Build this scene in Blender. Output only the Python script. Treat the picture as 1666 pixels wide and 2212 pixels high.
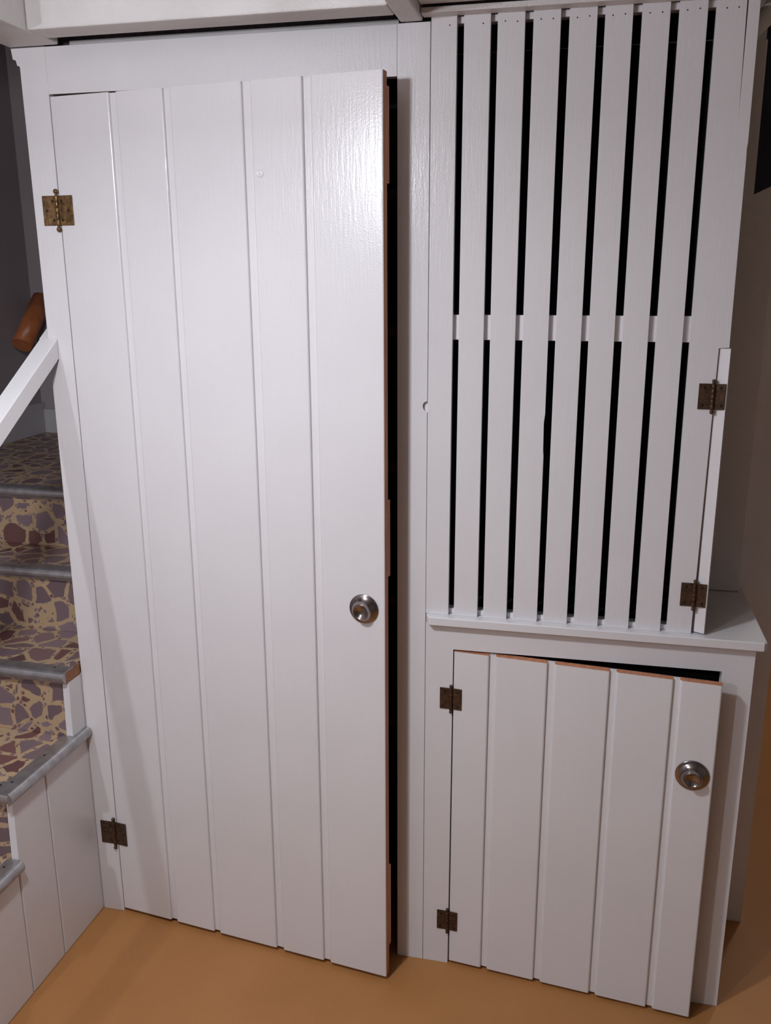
import bpy, bmesh, math, random
from mathutils import Matrix, Vector
random.seed(7)
for o in list(bpy.data.objects):
    bpy.data.objects.remove(o, do_unlink=True)
S = bpy.context.scene
COL = S.collection
PI = math.pi

# ------------------------------------------------------------------ camera
RM = [[0.976047, 0.2175324, -0.0034437], [0.0526065, -0.2513401, -0.9664682], [-0.2111036, 0.9431372, -0.2567634]]          # rows: image right, image down, view direction (world axes)
CAMP = (1.2375, -1.9, 1.7090)
F_PX = 1920.0
cd = bpy.data.cameras.new('camera')
cam = bpy.data.objects.new('camera', cd)
COL.objects.link(cam)
r, d, w = (Vector(v) for v in RM)
cam.matrix_world = Matrix((
    (r.x, -d.x, -w.x, CAMP[0]),
    (r.y, -d.y, -w.y, CAMP[1]),
    (r.z, -d.z, -w.z, CAMP[2]),
    (0, 0, 0, 1)))
cd.sensor_fit = 'VERTICAL'
cd.sensor_height = 24.0
cd.lens = 24.0 * F_PX / 2212.0
cd.clip_start = 0.02
S.camera = cam

# ------------------------------------------------------------------ light
world = bpy.data.worlds.new('world')
S.world = world
world.use_nodes = True
bg = world.node_tree.nodes['Background']
bg.inputs[0].default_value = (1.0, 0.93, 0.86, 1)
bg.inputs[1].default_value = 0.0


def lamp(name, loc, power, radius, color):
    l = bpy.data.lights.new(name, 'POINT')
    l.energy = power
    l.shadow_soft_size = radius
    l.color = color
    o = bpy.data.objects.new(name, l)
    o.location = loc
    COL.objects.link(o)
    return o


# ceiling lamp out of frame: bulb glow, plus downward disc added to even the falloff
lamp('ceiling_lamp_light', (0.448, -1.05, 2.07), 13.6, 0.045, (0.91, 0.935, 1.0))
al = bpy.data.lights.new('ceiling_lamp_down_fill', 'AREA')
al.shape = 'DISK'
al.size = 0.11
al.energy = 10.3
al.color = (0.91, 0.935, 1.0)
ao = bpy.data.objects.new('ceiling_lamp_down_fill', al)
ao.location = (0.448, -1.05, 2.015)
COL.objects.link(ao)
lamp('room_lamp_light', (-0.265, -2.6, 2.10), 35.0, 0.022, (0.91, 0.935, 1.0))
lamp('passage_fill_light', (2.35, 1.7, 2.25), 15.0, 0.06, (1.0, 0.9, 0.8))  # added fill without a known fixture, lifts the passage floor

S.view_settings.view_transform = 'Standard'
S.view_settings.look = 'None'
S.view_settings.gamma = 1.0
S.view_settings.use_curve_mapping = False
S.view_settings.exposure = 0.22


# ------------------------------------------------------------------ materials
def mat(name, color, rough=0.5, metal=0.0, spec=0.5):
    m = bpy.data.materials.new(name)
    m.use_nodes = True
    b = m.node_tree.nodes['Principled BSDF']
    b.inputs['Base Color'].default_value = (*color, 1)
    b.inputs['Roughness'].default_value = rough
    b.inputs['Metallic'].default_value = metal
    b.inputs['Specular IOR Level'].default_value = spec
    return m, m.node_tree.nodes, m.node_tree.links, b


def coords(n, l, scale=(1, 1, 1), kind='Object'):
    tc = n.new('ShaderNodeTexCoord')
    mp = n.new('ShaderNodeMapping')
    mp.inputs['Scale'].default_value = scale
    l.new(tc.outputs[kind], mp.inputs['Vector'])
    return mp.outputs['Vector']


def noise(n, l, vec, scale, detail=2.0, rough=0.5):
    t = n.new('ShaderNodeTexNoise')
    t.inputs['Scale'].default_value = scale
    t.inputs['Detail'].default_value = detail
    t.inputs['Roughness'].default_value = rough
    if vec is not None:
        l.new(vec, t.inputs['Vector'])
    return t


def ramp(n, l, fac, stops):
    rp = n.new('ShaderNodeValToRGB')
    e = rp.color_ramp.elements
    e[0].position, e[0].color = stops[0][0], (*stops[0][1], 1)
    e[1].position, e[1].color = stops[-1][0], (*stops[-1][1], 1)
    for p, c in stops[1:-1]:
        x = e.new(p)
        x.color = (*c, 1)
    l.new(fac, rp.inputs['Fac'])
    return rp


def bump(n, l, b, height, strength, dist):
    bp = n.new('ShaderNodeBump')
    bp.inputs['Strength'].default_value = strength
    bp.inputs['Distance'].default_value = dist
    l.new(height, bp.inputs['Height'])
    l.new(bp.outputs['Normal'], b.inputs['Normal'])
    return bp


def paint(name, c1, c2, rough, bump_d, brush=(160, 160, 14)):
    m, n, l, b = mat(name, c1, rough)
    v = coords(n, l)
    t = noise(n, l, v, 5.0, 3)
    rp = ramp(n, l, t.outputs['Fac'], [(0.3, c2), (0.7, c1)])
    l.new(rp.outputs['Color'], b.inputs['Base Color'])
    vb = coords(n, l, brush)
    nb = noise(n, l, vb, 1.0, 3, 0.6)
    nf = noise(n, l, v, 260.0, 2)
    mx = n.new('ShaderNodeMath')
    mx.operation = 'ADD'
    l.new(nb.outputs['Fac'], mx.inputs[0])
    ml = n.new('ShaderNodeMath')
    ml.operation = 'MULTIPLY'
    ml.inputs[1].default_value = 0.5
    l.new(nf.outputs['Fac'], ml.inputs[0])
    l.new(ml.outputs[0], mx.inputs[1])
    bump(n, l, b, mx.outputs[0], 0.6, bump_d)
    return m


M = {}
M['white'] = paint('white_gloss_paint', (0.757, 0.743, 0.763), (0.727, 0.713, 0.733), 0.25, 0.0007)
M['white_old'] = paint('old_white_paint', (0.75, 0.73, 0.73), (0.62, 0.59, 0.575), 0.5, 0.003, (45, 45, 45))
M['white_rail'] = paint('white_rail_paint', (0.80, 0.785, 0.80), (0.77, 0.755, 0.77), 0.32, 0.0004)


def wood(name, c1, c2, rough, scale=(30, 30, 3)):
    m, n, l, b = mat(name, c1, rough)
    v = coords(n, l, scale)
    t = noise(n, l, v, 3.0, 4, 0.6)
    rp = ramp(n, l, t.outputs['Fac'], [(0.3, c2), (0.7, c1)])
    l.new(rp.outputs['Color'], b.inputs['Base Color'])
    bump(n, l, b, t.outputs['Fac'], 0.3, 0.001)
    return m


M['bare_wood'] = wood('bare_pine_edge', (0.62, 0.28, 0.15), (0.40, 0.16, 0.08), 0.7)
M['rail_wood'] = wood('varnished_handrail_wood', (0.60, 0.20, 0.07), (0.42, 0.125, 0.04), 0.35, (8, 8, 8))
M['tread_wood'] = wood('tread_wood', (0.34, 0.15, 0.065), (0.22, 0.09, 0.04), 0.6, (20, 20, 20))
M['dark_wood'] = wood('dark_shelf_wood', (0.055, 0.03, 0.024), (0.04, 0.02, 0.017), 0.7)
M['void_shade'] = wood('ceiling_void_shade', (0.15, 0.12, 0.13), (0.10, 0.08, 0.085), 0.8)  # shade of the void over the cupboard front, put into the colour
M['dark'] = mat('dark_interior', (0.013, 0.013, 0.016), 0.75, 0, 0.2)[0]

# aged brass for the hinges
m, n, l, b = mat('aged_brass', (0.1, 0.06, 0.03), 0.45, 0.75)
v = coords(n, l)
t = noise(n, l, v, 90.0, 4, 0.65)
rp = ramp(n, l, t.outputs['Fac'], [(0.3, (0.07, 0.045, 0.03)), (0.52, (0.20, 0.115, 0.05)), (0.75, (0.36, 0.23, 0.09))])
l.new(rp.outputs['Color'], b.inputs['Base Color'])
t2 = noise(n, l, v, 60.0, 3)
rr = ramp(n, l, t2.outputs['Fac'], [(0.3, (0.3, 0.3, 0.3)), (0.7, (0.6, 0.6, 0.6))])
l.new(rr.outputs['Color'], b.inputs['Roughness'])
M['brass'] = m
m, n, l, b = mat('dark_bronze', (0.06, 0.035, 0.025), 0.5, 0.6)
v = coords(n, l)
t = noise(n, l, v, 100.0, 4, 0.65)
rp = ramp(n, l, t.outputs['Fac'], [(0.3, (0.045, 0.026, 0.018)), (0.7, (0.13, 0.075, 0.042))])
l.new(rp.outputs['Color'], b.inputs['Base Color'])
M['bronze'] = m
M['screw'] = mat('screw_metal', (0.025, 0.016, 0.011), 0.5, 0.5)[0]
M['chrome'] = mat('worn_chrome', (0.34, 0.305, 0.295), 0.17, 1.0)[0]
M['nail'] = mat('nail_hole', (0.05, 0.04, 0.04), 0.8)[0]

# aluminium stair nosing
m, n, l, b = mat('aluminium_nosing', (0.34, 0.33, 0.34), 0.42, 0.85)
v = coords(n, l, (40, 40, 40))
t = noise(n, l, v, 1.0, 3)
rp = ramp(n, l, t.outputs['Fac'], [(0.3, (0.36, 0.35, 0.36)), (0.7, (0.52, 0.51, 0.52))])
l.new(rp.outputs['Color'], b.inputs['Base Color'])
M['alu'] = m

# crazy-paving printed linoleum
m, n, l, b = mat('crazy_paving_linoleum', (0.2, 0.15, 0.15), 0.42)
geo = n.new('ShaderNodeNewGeometry')
wob = noise(n, l, geo.outputs['Position'], 22.0, 2)
sub = n.new('ShaderNodeVectorMath')
sub.operation = 'SUBTRACT'
sub.inputs[1].default_value = (0.5, 0.5, 0.5)
l.new(wob.outputs['Color'], sub.inputs[0])
scl = n.new('ShaderNodeVectorMath')
scl.operation = 'SCALE'
scl.inputs['Scale'].default_value = 0.022
l.new(sub.outputs[0], scl.inputs[0])
add = n.new('ShaderNodeVectorMath')
add.operation = 'ADD'
l.new(geo.outputs['Position'], add.inputs[0])
l.new(scl.outputs[0], add.inputs[1])


def voro(scale, feature):
    t = n.new('ShaderNodeTexVoronoi')
    t.feature = feature
    t.inputs['Scale'].default_value = scale
    l.new(add.outputs[0], t.inputs['Vector'])
    return t


def thresh(sock, lo, hi):
    mr = n.new('ShaderNodeMapRange')
    mr.inputs['From Min'].default_value = lo
    mr.inputs['From Max'].default_value = hi
    l.new(sock, mr.inputs['Value'])
    return mr.outputs['Result']


def stone_color(sock):
    sp = n.new('ShaderNodeSeparateColor')
    l.new(sock, sp.inputs[0])
    return ramp(n, l, sp.outputs[0], [(0.0, (0.155, 0.105, 0.115)), (0.45, (0.205, 0.145, 0.16)),
                                      (0.7, (0.25, 0.18, 0.20)), (0.86, (0.19, 0.085, 0.08)), (1.0, (0.10, 0.05, 0.052))]).outputs['Color']


be, bc = voro(17.0, 'DISTANCE_TO_EDGE'), voro(17.0, 'F1')
sc = voro(58.0, 'F1')
big = thresh(be.outputs['Distance'], 0.088, 0.108)
small = thresh(sc.outputs['Distance'], 0.36, 0.30)
gap = thresh(be.outputs['Distance'], 0.075, 0.06)
smallmask = n.new('ShaderNodeMath')
smallmask.operation = 'MULTIPLY'
l.new(small, smallmask.inputs[0])
l.new(gap, smallmask.inputs[1])
joint = (0.47, 0.335, 0.205, 1)
mix1 = n.new('ShaderNodeMix')
mix1.data_type = 'RGBA'
mix1.inputs['A'].default_value = joint
l.new(smallmask.outputs[0], mix1.inputs['Factor'])
l.new(stone_color(sc.outputs['Color']), mix1.inputs['B'])
mix2 = n.new('ShaderNodeMix')
mix2.data_type = 'RGBA'
l.new(big, mix2.inputs['Factor'])
l.new(mix1.outputs['Result'], mix2.inputs['A'])
l.new(stone_color(bc.outputs['Color']), mix2.inputs['B'])
l.new(mix2.outputs['Result'], b.inputs['Base Color'])
M['lino'] = m

# floor
m, n, l, b = mat('ochre_floor_paint', (0.5, 0.25, 0.08), 0.5)
v = coords(n, l)
t = noise(n, l, v, 3.0, 4, 0.6)
rp = ramp(n, l, t.outputs['Fac'], [(0.3, (0.41, 0.185, 0.058)), (0.7, (0.475, 0.222, 0.073))])
t2 = noise(n, l, v, 420.0, 2)
rp2 = ramp(n, l, t2.outputs['Fac'], [(0.35, (0.86, 0.84, 0.82)), (0.65, (1.06, 1.04, 1.02))])
mx = n.new('ShaderNodeMix')
mx.data_type = 'RGBA'
mx.blend_type = 'MULTIPLY'
mx.inputs['Factor'].default_value = 1.0
l.new(rp.outputs['Color'], mx.inputs['A'])
l.new(rp2.outputs['Color'], mx.inputs['B'])
l.new(mx.outputs['Result'], b.inputs['Base Color'])
M['floor'] = m


def plaster(name, c1, c2):
    m, n, l, b = mat(name, c1, 0.75, 0, 0.3)
    v = coords(n, l)
    t = noise(n, l, v, 4.0, 4)
    rp = ramp(n, l, t.outputs['Fac'], [(0.3, c2), (0.7, c1)])
    l.new(rp.outputs['Color'], b.inputs['Base Color'])
    t2 = noise(n, l, v, 120.0, 3)
    bump(n, l, b, t2.outputs['Fac'], 0.3, 0.0015)
    return m


M['wall_grey'] = plaster('mauve_grey_wall', (0.40, 0.355, 0.375), (0.36, 0.32, 0.335))
M['wall_brown'] = plaster('warm_grey_wall', (0.80, 0.765, 0.75), (0.74, 0.705, 0.69))
M['wall_room'] = plaster('cream_room_wall', (0.30, 0.285, 0.265), (0.27, 0.255, 0.24))
M['ceiling'] = plaster('white_ceiling_paint', (0.55, 0.535, 0.52), (0.52, 0.505, 0.49))
M['skirting'] = paint('grey_white_skirting', (0.55, 0.53, 0.55), (0.50, 0.48, 0.50), 0.4, 0.0005)
M['pipe'] = mat('white_pipe_paint', (0.72, 0.70, 0.68), 0.4)[0]


# ------------------------------------------------------------------ mesh helpers
def link(name, bm, m, parent=None, loc=(0, 0, 0), smooth=False):
    bmesh.ops.recalc_face_normals(bm, faces=bm.faces)
    me = bpy.data.meshes.new(name)
    bm.to_mesh(me)
    bm.free()
    for x in (m if isinstance(m, (list, tuple)) else [m]):
        me.materials.append(M[x])
    if smooth:
        for p in me.polygons:
            p.use_smooth = True
    o = bpy.data.objects.new(name, me)
    COL.objects.link(o)
    o.location = loc
    o.parent = parent
    return o


def empty(name, loc=(0, 0, 0), rz=0.0, parent=None):
    o = bpy.data.objects.new(name, None)
    COL.objects.link(o)
    o.location = loc
    o.rotation_euler = (0, 0, rz)
    o.empty_display_size = 0.05
    o.parent = parent
    return o


def tag(o, label=None, cat=None, group=None, kind=None):
    for k, v in (('label', label), ('category', cat), ('group', group), ('kind', kind)):
        if v:
            o[k] = v
    return o


def add_box(bm, x0, x1, y0, y1, z0, z1, bev=0.0, mi=0):
    vs = [bm.verts.new((x, y, z)) for x in (x0, x1) for y in (y0, y1) for z in (z0, z1)]
    idx = ((0, 1, 3, 2), (4, 6, 7, 5), (0, 4, 5, 1), (2, 3, 7, 6), (0, 2, 6, 4), (1, 5, 7, 3))
    fs = [bm.faces.new([vs[i] for i in f]) for f in idx]
    for f in fs:
        f.material_index = mi
    if bev:
        es = list({e for f in fs for e in f.edges})
        bmesh.ops.bevel(bm, geom=es, offset=bev, segments=2, affect='EDGES', profile=0.5)
    return fs


def boxm(name, m, x0, x1, y0, y1, z0, z1, parent=None, bev=0.0015):
    bm = bmesh.new()
    add_box(bm, x0, x1, y0, y1, z0, z1, bev)
    return link(name, bm, m, parent)


def add_prism(bm, pts, axis, a, c, mi=0, bev=0.0):
    """pts: 2-D outline in the two axes other than `axis` (kept in x,y,z order)."""
    def v3(p, q):
        if axis == 'x':
            return (q, p[0], p[1])
        if axis == 'y':
            return (p[0], q, p[1])
        return (p[0], p[1], q)
    A = [bm.verts.new(v3(p, a)) for p in pts]
    B = [bm.verts.new(v3(p, c)) for p in pts]
    fs = [bm.faces.new(A), bm.faces.new(B[::-1])]
    k = len(pts)
    for i in range(k):
        fs.append(bm.faces.new((A[i], B[i], B[(i + 1) % k], A[(i + 1) % k])))
    for f in fs:
        f.material_index = mi
    if bev:
        es = list({e for f in fs[:2] for e in f.edges})
        bmesh.ops.bevel(bm, geom=es, offset=bev, segments=1, affect='EDGES')
    return fs


def prism(name, m, pts, axis, a, c, parent=None, bev=0.0):
    bm = bmesh.new()
    add_prism(bm, pts, axis, a, c, 0, bev)
    return link(name, bm, m, parent)


def add_lathe(bm, prof, seg=32, origin=(0, 0, 0), axis='y', mi=0):
    """prof: (radius, height) pairs; height runs along -y (axis 'y') or +z."""
    ox, oy, oz = origin
    rings = []
    for rad, h in prof:
        ring = []
        for i in range(seg):
            a = 2 * PI * i / seg
            if axis == 'y':
                ring.append(bm.verts.new((ox + rad * math.cos(a), oy - h, oz + rad * math.sin(a))))
            else:
                ring.append(bm.verts.new((ox + rad * math.cos(a), oy + rad * math.sin(a), oz + h)))
        rings.append(ring)
    for A, B in zip(rings, rings[1:]):
        for i in range(seg):
            f = bm.faces.new((A[i], A[(i + 1) % seg], B[(i + 1) % seg], B[i]))
            f.smooth = True
            f.material_index = mi
    for ring in (rings[0], rings[-1]):
        f = bm.faces.new(ring)
        f.material_index = mi


def add_tube(bm, pts, rad, seg=20, mi=0):
    pts = [Vector(p) for p in pts]
    rings = []
    for i, p in enumerate(pts):
        if i == 0:
            t = pts[1] - p
        elif i == len(pts) - 1:
            t = p - pts[i - 1]
        else:
            t = (pts[i + 1] - p).normalized() + (p - pts[i - 1]).normalized()
        t.normalize()
        a = t.cross(Vector((0, 0, 1)) if abs(t.z) < 0.95 else Vector((1, 0, 0))).normalized()
        c = t.cross(a)
        rings.append([bm.verts.new(p + rad * (math.cos(2 * PI * k / seg) * a + math.sin(2 * PI * k / seg) * c)) for k in range(seg)])
    for A, B in zip(rings, rings[1:]):
        for i in range(seg):
            f = bm.faces.new((A[i], A[(i + 1) % seg], B[(i + 1) % seg], B[i]))
            f.smooth = True
            f.material_index = mi
    for ring in (rings[0], rings[-1]):
        bm.faces.new(ring).material_index = mi


def struct(o):
    o['kind'] = 'structure'
    return o


# ------------------------------------------------------------------ room shell
struct(boxm('floor', 'floor', -1.1, 3.1, -4.6, 3.2, -0.06, 0.0, bev=0))
ceiling = struct(prism('ceiling', 'ceiling', [(-1.1, -4.6), (3.1, -4.6), (3.1, 3.2), (-0.024, 3.2), (-0.024, -0.75), (-1.1, -0.75)], 'z', 2.46, 2.52))
struct(boxm('wall_upper', 'wall_grey', -0.023, 0.03, -0.75, 1.27, 2.52, 3.9, bev=0))
struct(boxm('wall_left', 'wall_grey', -1.02, -0.883, -4.5, 1.38, 0, 3.9, bev=0))
struct(boxm('wall_back', 'wall_grey', -0.883, 1.62, 1.27, 1.38, 0, 3.9, bev=0))
struct(boxm('wall_front', 'wall_room', -1.02, 3.0, -4.6, -4.5, 0, 2.46, bev=0))
struct(boxm('wall_right', 'wall_room', 2.9, 3.0, -4.5, 3.1, 0, 2.46, bev=0))
struct(boxm('wall_far', 'wall_grey', 1.73, 2.9, 3.0, 3.1, 0, 2.46, bev=0))
# wall end behind the cupboards, with a sloping top under the upper flight
struct(prism('wall_rear', 'wall_brown', [(0.02, 0), (1.731, 0), (1.731, 1.955), (1.578, 1.878), (1.578, 2.46), (0.02, 2.46)],
             'y', 0.32, 0.42))
struct(boxm('wall_inner', 'wall_grey', 1.70, 1.731, 0.42, 3.1, 0, 2.46, bev=0))
struct(boxm('baseboard_left', 'skirting', -0.883, -0.866, 0.40, 1.27, 1.105, 1.225))
struct(boxm('baseboard_back', 'skirting', -0.866, 0.6, 1.253, 1.27, 1.105, 1.20))

# ceiling beams and strips over the cupboards
boxm('joist', 'white_old', -0.022, 0.097, -0.35, -0.001, 2.191, 2.46, ceiling, 0.003)
boxm('joist', 'white_old', 0.846, 0.891, -0.35, -0.001, 2.191, 2.46, ceiling, 0.003)
boxm('beam', 'white_old', 0.0985, 0.8445, -0.118, -0.048, 2.192, 2.46, ceiling, 0.003)
boxm('beam', 'white_old', 0.8925, 2.3, -0.60, -0.036, 2.2105, 2.46, ceiling, 0.002)
boxm('ledger_strip', 'white_old', 0.8925, 1.5170, -0.033, -0.0006, 2.1965, 2.2070, ceiling, 0.0015)
boxm('header_board', 'white_old', 0.108, 0.838, 0.023, 0.040, 2.10, 2.2035, ceiling, 0.001)
boxm('void_block', 'void_shade', 0.03, 0.90, 0.048, 0.31, 2.19, 2.46, ceiling, 0)  # added dark block, stands in for the unlit gap above the front


# ------------------------------------------------------------------ hinge and knob builders
def hinge(parent, x, z0, z1, left, right, th=0.0, m='brass', screws=3, ball=0.0046, fin=0.012, y0=0.0):
    """Butt hinge: pin at x, leaves of width left/right; the right leaf turns with angle th."""
    rad = 0.0042
    bm = bmesh.new()
    add_box(bm, x - left, x - 0.001, y0 - 0.0022, y0, z0, z1, 0.0004, 0)
    # right leaf
    vs0 = set(bm.verts)
    add_box(bm, x + 0.001, x + right, y0 - 0.0022, y0, z0, z1, 0.0004, 0)
    # screws on the right leaf, then rotate
    hh = z1 - z0
    if screws == 3:
        rows = [(0.30, 0.18), (0.72, 0.5), (0.30, 0.82)]
    else:
        rows = [(0.70, 0.16), (0.62, 0.84)]
    for fx, fz in rows:
        add_lathe(bm, [(0.0030, 0.0022), (0.0028, 0.0028), (0.0012, 0.0030)], 10, (x + fx * right, y0, z0 + fz * hh), 'y', 1)
    new = [v for v in bm.verts if v not in vs0]
    if th:
        bmesh.ops.rotate(bm, verts=new, cent=(x, y0, 0), matrix=Matrix.Rotation(-th, 3, 'Z'))
    for fx, fz in rows:
        add_lathe(bm, [(0.0030, 0.0022), (0.0028, 0.0028), (0.0012, 0.0030)], 10, (x - fx * left, y0, z0 + fz * hh), 'y', 1)
    # knuckle in five barrels, finials
    k = 5
    for i in range(k):
        a = z0 + hh * i / k + 0.0003
        c = z0 + hh * (i + 1) / k - 0.0003
        add_lathe(bm, [(rad * 0.93, a), (rad, a + 0.0006), (rad, c - 0.0006), (rad * 0.93, c)], 14, (x, y0 - 0.004, 0), 'z', 0)
    for s, zz in ((1, z1), (-1, z0)):
        pr = [(0.0030, 0), (0.0030, 0.002), (ball * 0.6, 0.003)]
        cz = fin - ball
        for q in range(1, 9):
            a = -PI / 2 + PI * q / 9
            pr.append((max(ball * math.cos(a), 0.0004), cz + ball * math.sin(a)))
        add_lathe(bm, [(rr_, zz + s * hh_) for rr_, hh_ in pr], 14, (x, y0 - 0.004, 0), 'z', 0)
    return link('hinge', bm, [m, 'screw'], parent)


def knob(parent, u, z, rim=0.0345):
    """Chrome knob: flared trumpet rosette that rises into a dished round grip."""
    bm = bmesh.new()
    R, g = rim, 0.0172
    prof = [(R * 0.97, 0.0), (R, 0.0010), (R, 0.0022), (R * 0.985, 0.0032)]
    for i in range(1, 15):
        t = i / 14.0
        rad = R * 0.985 + (g - R * 0.985) * (1 - (1 - t) ** 1.7)
        h = 0.0032 + 0.0205 * t ** 1.5
        prof.append((rad, h))
    prof += [(g * 0.99, 0.0246), (g * 0.96, 0.0247)]
    for i in range(1, 9):
        t = i / 9.0
        prof.append((g * 0.96 * (1 - t) + 0.0006, 0.0247 - 0.0062 * math.sin(t * PI / 2)))
    add_lathe(bm, prof, 48, (u, 0, z), 'y')
    return link('knob', bm, 'chrome', parent)


def plank(name, parent, u0, u1, z0, z1, thick=0.021, left=(0.0048, 0.0066), right=(0.0030, 0.0036), mats=('white', 'bare_wood'),
          bare_right=False, bare_top=True, sway=None):
    """Board with a profiled front: chamfered left shoulder, crisp right shoulder; bare wood on cut edges."""
    bm = bmesh.new()
    rx, ry = right
    lx, ly = left
    prof = [(u0, thick), (u0, ly), (u0 + lx * 0.35, ly * 0.4), (u0 + lx, 0), (u1 - rx, 0), (u1 - rx * 0.3, ry * 0.3), (u1, ry), (u1, thick)]
    add_prism(bm, prof, 'z', z0, z1)
    bmesh.ops.recalc_face_normals(bm, faces=bm.faces)
    for f in bm.faces:
        nn = f.normal
        if nn.y > 0.5:
            f.material_index = 1
        if bare_right and nn.x > 0.9:
            f.material_index = 1
        if abs(nn.z) > 0.9 and bare_top:
            f.material_index = 1
    return link(name, bm, mats, parent)


# ------------------------------------------------------------------ tall cupboard
tall = tag(empty('tall_cupboard', (0, 0, 0)), 'tall white built-in cupboard with an ajar plank door beside the stairs', 'cupboard')
prism('stile', 'white', [(0, 0), (0.0615, 0), (0.0615, 2.19), (-0.0214, 2.19), (-0.0186, 2.1675), (-0.0096, 2.1665), (-0.0094, 2.155),
                         (-0.001, 2.1535), (0, 1.5240), (0.0262, 1.5225), (0, 1.468)], 'y', 0.0, 0.022, tall, 0.0012)
boxm('top_rail', 'white', 0.0618, 0.8390, 0.0003, 0.022, 2.0945, 2.1895, tall, 0.0008)
prism('stile', 'white', [(0.8394, 0), (0.9062, 0), (0.9062, 1.4215), (0.9025, 1.4225), (0.8975, 1.4265), (0.8950, 1.4325), (0.8955, 1.4390), (0.8990, 1.4440), (0.9062, 1.4455),
                         (0.9062, 2.19), (0.8394, 2.19)], 'y', 0.0, 0.022, tall, 0.0008)
boxm('stile_backing', 'white', 0.8940, 0.9062, 0.008, 0.0219, 1.415, 1.452, tall, 0)
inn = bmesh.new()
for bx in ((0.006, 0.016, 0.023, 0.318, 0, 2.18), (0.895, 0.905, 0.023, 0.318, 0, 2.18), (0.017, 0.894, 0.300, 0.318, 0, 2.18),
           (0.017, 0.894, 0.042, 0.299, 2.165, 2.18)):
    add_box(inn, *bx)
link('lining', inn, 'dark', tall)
for z in (1.870, 1.576, 1.262, 0.93, 0.60):
    boxm('inner_shelf', 'dark_wood', 0.018, 0.893, 0.10, 0.298, z, z + 0.021, tall, 0.001)

TH1 = math.radians(6.9)
W1, ZB1, ZT1 = 0.7735, 0.0125, 2.0895
bm = bmesh.new()
add_box(bm, 0.0012, W1 - 0.002, 0.0066, 0.0200, ZB1 + 0.0005, ZT1 - 0.0005, 0, 0)
for z0, z1 in ((1.888, 2.066), (1.06, 1.235), (0.085, 0.312)):
    add_box(bm, 0.03, W1 - 0.0015, 0.0215, 0.0400, z0, z1, 0.001, 1)
door1 = link('door', bm, ['white', 'bare_wood'], tall, (0.0635, 0, 0))
door1.rotation_euler = (0, 0, -TH1)
door1['label'] = 'tall white plank door standing ajar'
G1 = [(0.1505, 0.1665), (0.2840, 0.2990), (0.4690, 0.4865), (0.6030, 0.6190)]
us = [0.0] + [x for g in G1 for x in g] + [W1]
for i in range(5):
    plank('plank', door1, us[2 * i], us[2 * i + 1], ZB1, ZT1, bare_right=(i == 4), left=(0.0012, 0.0012) if i == 0 else (0.0048, 0.0066))
knob(door1, 0.7235, 0.9885)
# plugged hole and small dent in the third/fourth plank
bm = bmesh.new()
add_lathe(bm, [(0.0085, -0.0004), (0.0085, 0.0006), (0.0070, 0.0011), (0.0062, 0.0006), (0.0045, 0.0009), (0.0006, 0.0012)], 20, (0.5045, 0, 1.9137), 'y')
link('screw_plug', bm, 'white', door1)
hinge(tall, 0.0590, 1.8215, 1.8855, 0.0375, 0.0405, TH1, 'brass', 3, 0.0058, 0.0145)
hinge(tall, 0.0555, 0.2150, 0.2825, 0.0405, 0.0370, TH1, 'bronze', 3, 0.0050, 0.0145)

# ------------------------------------------------------------------ slatted cupboard
slat = tag(empty('slatted_cupboard', (0.907, 0, 0.9545)), 'upper white cupboard front of vertical slats with dark gaps', 'cupboard')
LOC = Vector((0.907, 0, 0.9545))


def under(o, parent_loc=LOC):
    o.location = Vector(o.location) - parent_loc
    return o


ST = [0.9076, 0.9586, 0.9722, 1.0242, 1.0375, 1.0900, 1.1057, 1.1574, 1.1734, 1.2250, 1.2391, 1.2900, 1.3062, 1.3569, 1.3728, 1.4231, 1.4377, 1.5127]
SB = [0.9070, 0.9593, 0.9720, 1.0258, 1.0395, 1.0921, 1.1067, 1.1603, 1.1738, 1.2265, 1.2417, 1.2937, 1.3084, 1.3596, 1.3740, 1.4269, 1.4404, 1.4916]
SZ0, SZ1 = 0.9546, 2.1990
for i in range(9):
    a0, a1, b0, b1 = ST[2 * i], ST[2 * i + 1], SB[2 * i], SB[2 * i + 1]
    if i < 8:
        pts = [(b0, SZ0), (b1, SZ0), (a1, SZ1), (a0, SZ1)]
        if i == 3:
            pts = [(b0, SZ0), (b1, SZ0), (1.1596, 1.335), (1.1575, 1.345), (1.1572, 1.405), (1.1592, 1.425), (a1, SZ1), (a0, SZ1)]
    else:
        pts = [(b0, SZ0), (1.4916, SZ0), (1.4948, 1.5675), (1.5155, 1.5680), (1.5132, 1.925), (1.5120, 1.937), (1.5138, 1.950), (1.5130, SZ1),
               (1.4926, SZ1), (1.4930, 1.986), (1.4899, SZ1), (a0, SZ1)]
    o = under(prism('slat', 'white', pts, 'y', 0.0, 0.0130, slat, 0.0006))
    xm = [a0 + (a1 - a0) * 0.28, a0 + (a1 - a0) * 0.72] if i < 8 else [1.4560, 1.4765]
    if i in (0, 1):
        xm = xm[1:]
    for x in xm:
        nb = bmesh.new()
        add_lathe(nb, [(0.0016, 0.0), (0.0014, 0.0003)], 8, (x, 0.0001, 2.180 + 0.003 * random.random()), 'y')
        no = link('nail_head', nb, 'nail', o)
under(boxm('rail', 'white', 0.9085, 1.4890, 0.0134, 0.0370, 1.5768, 1.6288, slat, 0.001))
under(boxm('rail', 'white', 0.9085, 1.5100, 0.0134, 0.0370, 2.1860, 2.1990, slat, 0.001))
under(boxm('rail', 'white', 0.9085, 1.4890, 0.0134, 0.0370, 0.9547, 0.9665, slat, 0.001))
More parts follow.
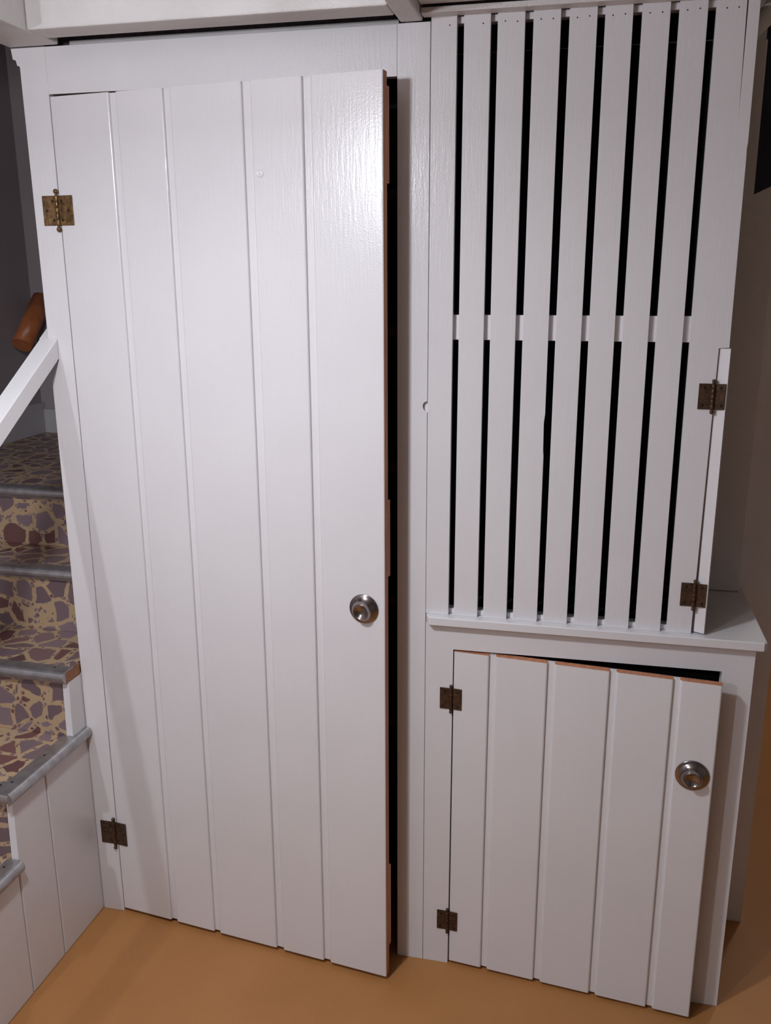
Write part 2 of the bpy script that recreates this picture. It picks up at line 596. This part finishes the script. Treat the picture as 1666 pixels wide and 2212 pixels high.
# hinge strip at the right, its face turned a little towards the room
bm = bmesh.new()
add_prism(bm, [(1.4975, 0.0048), (1.5175, -0.0050), (1.5225, 0.0165), (1.4990, 0.0185)], 'z', 0.9585, 1.5665, 0, 0.0006)
st = under(link('hinge_strip', bm, 'white', slat))
for z0, z1 in ((1.4447, 1.4967), (1.0190, 1.0712)):
    o = hinge(slat, 1.4915 if z0 > 1.2 else 1.4905, z0, z1, 0.0275, 0.0245, math.radians(9), 'bronze', 2, 0.0040, 0.0095, -0.0006)
    under(o)
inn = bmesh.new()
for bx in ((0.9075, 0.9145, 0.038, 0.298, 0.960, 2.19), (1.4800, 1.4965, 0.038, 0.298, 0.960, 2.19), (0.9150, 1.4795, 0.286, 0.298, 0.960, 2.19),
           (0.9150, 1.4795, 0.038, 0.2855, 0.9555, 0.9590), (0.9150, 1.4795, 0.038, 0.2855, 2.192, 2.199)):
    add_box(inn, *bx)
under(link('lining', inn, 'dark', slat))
under(prism('back_panel', 'wall_brown', [(1.4970, 0.9560), (1.6340, 0.9560), (1.6340, 1.9050), (1.5780, 1.8770), (1.5780, 2.19), (1.4970, 2.19)], 'y', 0.299, 0.3185, slat, 0.0015))

# ------------------------------------------------------------------ ledge between the two right-hand units
shelf = tag(prism('shelf_board', 'white', [(0.9080, 0.0), (0.9165, -0.0210), (1.6390, -0.0210), (1.6465, -0.0130), (1.6475, 0.318), (0.9080, 0.318)],
                  'z', 0.9335, 0.9545, None, 0.0022),
            'white painted ledge board jutting out between slatted front and low cabinet', 'shelf')

# ------------------------------------------------------------------ low cabinet
low = tag(empty('base_cabinet', (0.907, 0, 0)), 'low white cabinet under the ledge with a plank door slightly open', 'cabinet')
LL = Vector((0.907, 0, 0))
bm = bmesh.new()
fr = [(0.9072, 0), (0.9715, 0), (0.9715, 0.8712), (1.5635, 0.8735), (1.5635, 0.0), (1.6285, 0), (1.6285, 0.9330), (0.9072, 0.9330)]
add_prism(bm, fr, 'y', 0.0, 0.022, 0, 0.0008)
under(link('face_frame', bm, 'white', low), LL)
under(boxm('side_panel', 'white', 1.6105, 1.6283, 0.0225, 0.318, 0.0, 0.9330, low, 0.0008), LL)
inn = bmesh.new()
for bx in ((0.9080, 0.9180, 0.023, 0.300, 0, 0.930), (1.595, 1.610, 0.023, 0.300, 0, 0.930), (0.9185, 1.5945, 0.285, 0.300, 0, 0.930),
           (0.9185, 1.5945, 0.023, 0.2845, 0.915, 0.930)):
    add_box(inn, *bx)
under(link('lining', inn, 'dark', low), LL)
TH2 = math.radians(5.8)
W2, ZB2, ZT2 = 0.586, 0.0100, 0.8655
bm = bmesh.new()
add_box(bm, 0.0012, W2 - 0.002, 0.0068, 0.0190, ZB2 + 0.0005, ZT2 - 0.0005, 0, 0)
for z0, z1 in ((0.66, 0.76), (0.12, 0.22)):
    add_box(bm, 0.05, W2 - 0.06, 0.0205, 0.0380, z0, z1, 0.001, 1)
door2 = under(link('door', bm, ['white', 'bare_wood'], low, (0.9745, 0, 0)), LL)
door2.rotation_euler = (0, 0, -TH2)
door2['label'] = 'low white plank door standing slightly open'
G2 = [(0.0825, 0.0968), (0.2160, 0.2312), (0.3525, 0.3660), (0.4866, 0.5000)]
us = [0.0] + [x for g in G2 for x in g] + [W2]
for i in range(5):
    plank('plank', door2, us[2 * i], us[2 * i + 1], ZB2, ZT2, 0.0195, left=(0.0012, 0.0012) if i == 0 else (0.0048, 0.0066))
knob(door2, 0.5420, 0.6455, 0.0360)
for z0, z1 in ((0.7185, 0.7722), (0.1030, 0.1575)):
    under(hinge(low, 0.9690, z0, z1, 0.0265, 0.0255, TH2, 'bronze', 2, 0.0040, 0.0100), LL)

# ------------------------------------------------------------------ staircase
stair = tag(empty('staircase', (0, 0, 0), math.radians(-1.72)), 'staircase with crazy-paving patterned treads, grey metal nosings and white side boards', 'staircase')
SL = Vector((0, 0, 0))
STEPS = [(-0.840, 0.187), (-0.586, 0.374), (-0.332, 0.560), (-0.078, 0.744), (0.157, 0.928), (0.347, 1.105)]
XR = 0.004
OV = 0.022
for i, (yn, z) in enumerate(STEPS):
    XL = -0.8815 - 0.03 * yn
    back = STEPS[i + 1][0] + OV if i < 5 else 1.24
    xr = (XR if i < 3 else -0.001) if i < 4 else -0.008
    bm = bmesh.new()
    if i == 5:
        add_prism(bm, [(XL, yn + 0.012), (xr, yn + 0.012), (xr, back), (-0.9185, back)], 'z', z - 0.030, z)
    elif yn < 0 < back:      # tread that passes beside the cupboard: keep its part behind the front clear of it
        add_prism(bm, [(XL, yn + 0.012), (xr, yn + 0.012), (xr, -0.0015), (-0.008, -0.0015), (-0.008, back), (XL, back)], 'z', z - 0.030, z)
    else:
        add_box(bm, XL, xr, yn + 0.012, back, z - 0.030, z)
    bmesh.ops.recalc_face_normals(bm, faces=bm.faces)
    for f in bm.faces:
        f.material_index = 0 if f.normal.z > 0.5 else 1
    under(link('tread', bm, ['lino', 'tread_wood'], stair), SL)
    zb = STEPS[i - 1][1] if i else 0.0
    under(boxm('riser', 'lino', XL, -0.021 if i < 4 else -0.008, yn + OV, yn + OV + 0.016, zb + 0.0005, z - 0.0305, stair, 0), SL)
    # metal nosing along the front: flat top flange and a rolled front
    rr_ = 0.0155
    prof = [(yn + 0.047, z), (yn + 0.047, z + 0.0016), (yn + rr_, z + 0.0028)]
    for k in range(1, 9):
        a = PI / 2 + PI * 0.92 * k / 8
        prof.append((yn + rr_ + rr_ * math.cos(a), z + 0.0028 - rr_ + rr_ * math.sin(a)))
    prof += [(yn + 0.0118, z - 0.030), (yn + 0.0118, z)]
    under(prism('nosing', 'alu', prof, 'x', XL, xr + 0.001, stair), SL)
    if i in (0, 1, 2):     # nosing turned along the open side
        y1 = min(back - OV + 0.004, -0.002) if i == 2 else back - OV + 0.018
        if i == 2:
            y1 = -0.002
        x = xr + 0.0125
        sp = [(x - 0.047, z + 0.0005), (x - 0.047, z + 0.0022), (x - rr_, z + 0.0034)]
        for k in range(1, 9):
            a = PI / 2 - PI * 0.92 * k / 8
            sp.append((x - rr_ + rr_ * math.cos(a), z + 0.0034 - rr_ + rr_ * math.sin(a)))
        sp += [(x - 0.0118, z - 0.030), (x - 0.0118, z + 0.0005)]
        under(prism('side_nosing', 'alu', sp, 'y', yn + 0.001, y1, stair), SL)
        for q in range(3):
            nb = bmesh.new()
            add_lathe(nb, [(0.0034, z + 0.0018), (0.0030, z + 0.0032)], 10, (x - 0.034, yn + 0.05 + q * (y1 - yn - 0.08) / 2, 0), 'z')
            under(link('screw', nb, 'screw', stair), SL)
    for q in range(4):
        nb = bmesh.new()
        add_lathe(nb, [(0.0034, z + 0.0010), (0.0030, z + 0.0026)], 10, (XL + 0.1 + q * 0.245, yn + 0.033, 0), 'z')
        under(link('screw', nb, 'screw', stair), SL)


def panel_top(y):
    z = 0.0
    for yn, zz in STEPS[:4]:
        if y >= yn + OV - 1e-6:
            z = zz - 0.0305
    return z


bys = [0.0180, -0.1845, -0.317, -0.4495, -0.582, -0.7145, -0.817]
for a, c in zip(bys, bys[1:]):
    y1, y0 = a, c + (0.0040 if c > -0.8 else 0)
    cuts = sorted({y0, y1} | {yn + OV for yn, _ in STEPS[:4] if y0 < yn + OV < y1})
    pts = [(y0, 0.0005)]
    pts.append((y1, 0.0005))
    for q in range(len(cuts) - 1, 0, -1):
        zt = panel_top((cuts[q] + cuts[q - 1]) / 2)
        pts += [(cuts[q], zt), (cuts[q - 1], zt)]
    under(prism('side_board', 'white', pts, 'x', -0.0200, -0.0014, stair, 0.0022), SL)
under(prism('side_backing', 'white', [(-0.80, 0.001), (-0.0025, 0.001), (-0.0025, 0.50), (-0.30, 0.50), (-0.31, 0.33), (-0.55, 0.33), (-0.56, 0.15), (-0.80, 0.15)],
            'x', -0.030, -0.0205, stair), SL)

# ------------------------------------------------------------------ handrails
t = 0.657
bm = bmesh.new()
add_prism(bm, [(-0.0006, 1.5706), (-1.30, 1.5710 - 1.30 * t), (-1.30, 1.5227 - 1.30 * t), (-0.0006, 1.5223)], 'x', -0.0200, 0.0258, 0, 0.0022)
add_prism(bm, [(0.0300, 1.5907), (-0.0030, 1.5690), (-0.0030, 1.5227), (0.0300, 1.5424)], 'x', -0.0200, -0.0012, 0, 0)
hr = tag(link('handrail', bm, 'white_rail'), 'white square-section handrail sloping down from the tall cupboard', 'handrail')
boxm('newel_post', 'white_rail', -0.045, 0.045, -1.39, -1.301, 0.0, 0.80, hr)
bm = bmesh.new()
add_tube(bm, [(-0.818, 1.085, 1.464), (-0.818, 1.245, 1.628)], 0.036, 24)
tag(link('wooden_handrail', bm, 'rail_wood', None, (0, 0, 0)), 'round varnished orange-brown handrail on the dark stairwell wall', 'handrail')
bm = bmesh.new()
add_tube(bm, [(1.5165, 0.15, 2.168), (1.53, 0.15, 2.181), (1.552, 0.15, 2.203), (1.566, 0.15, 2.224), (1.572, 0.15, 2.25), (1.574, 0.15, 2.455)], 0.0185, 20)
pipe = tag(link('pipe', bm, 'pipe'), 'white painted pipe bend behind the slatted front at the ceiling', 'pipe')
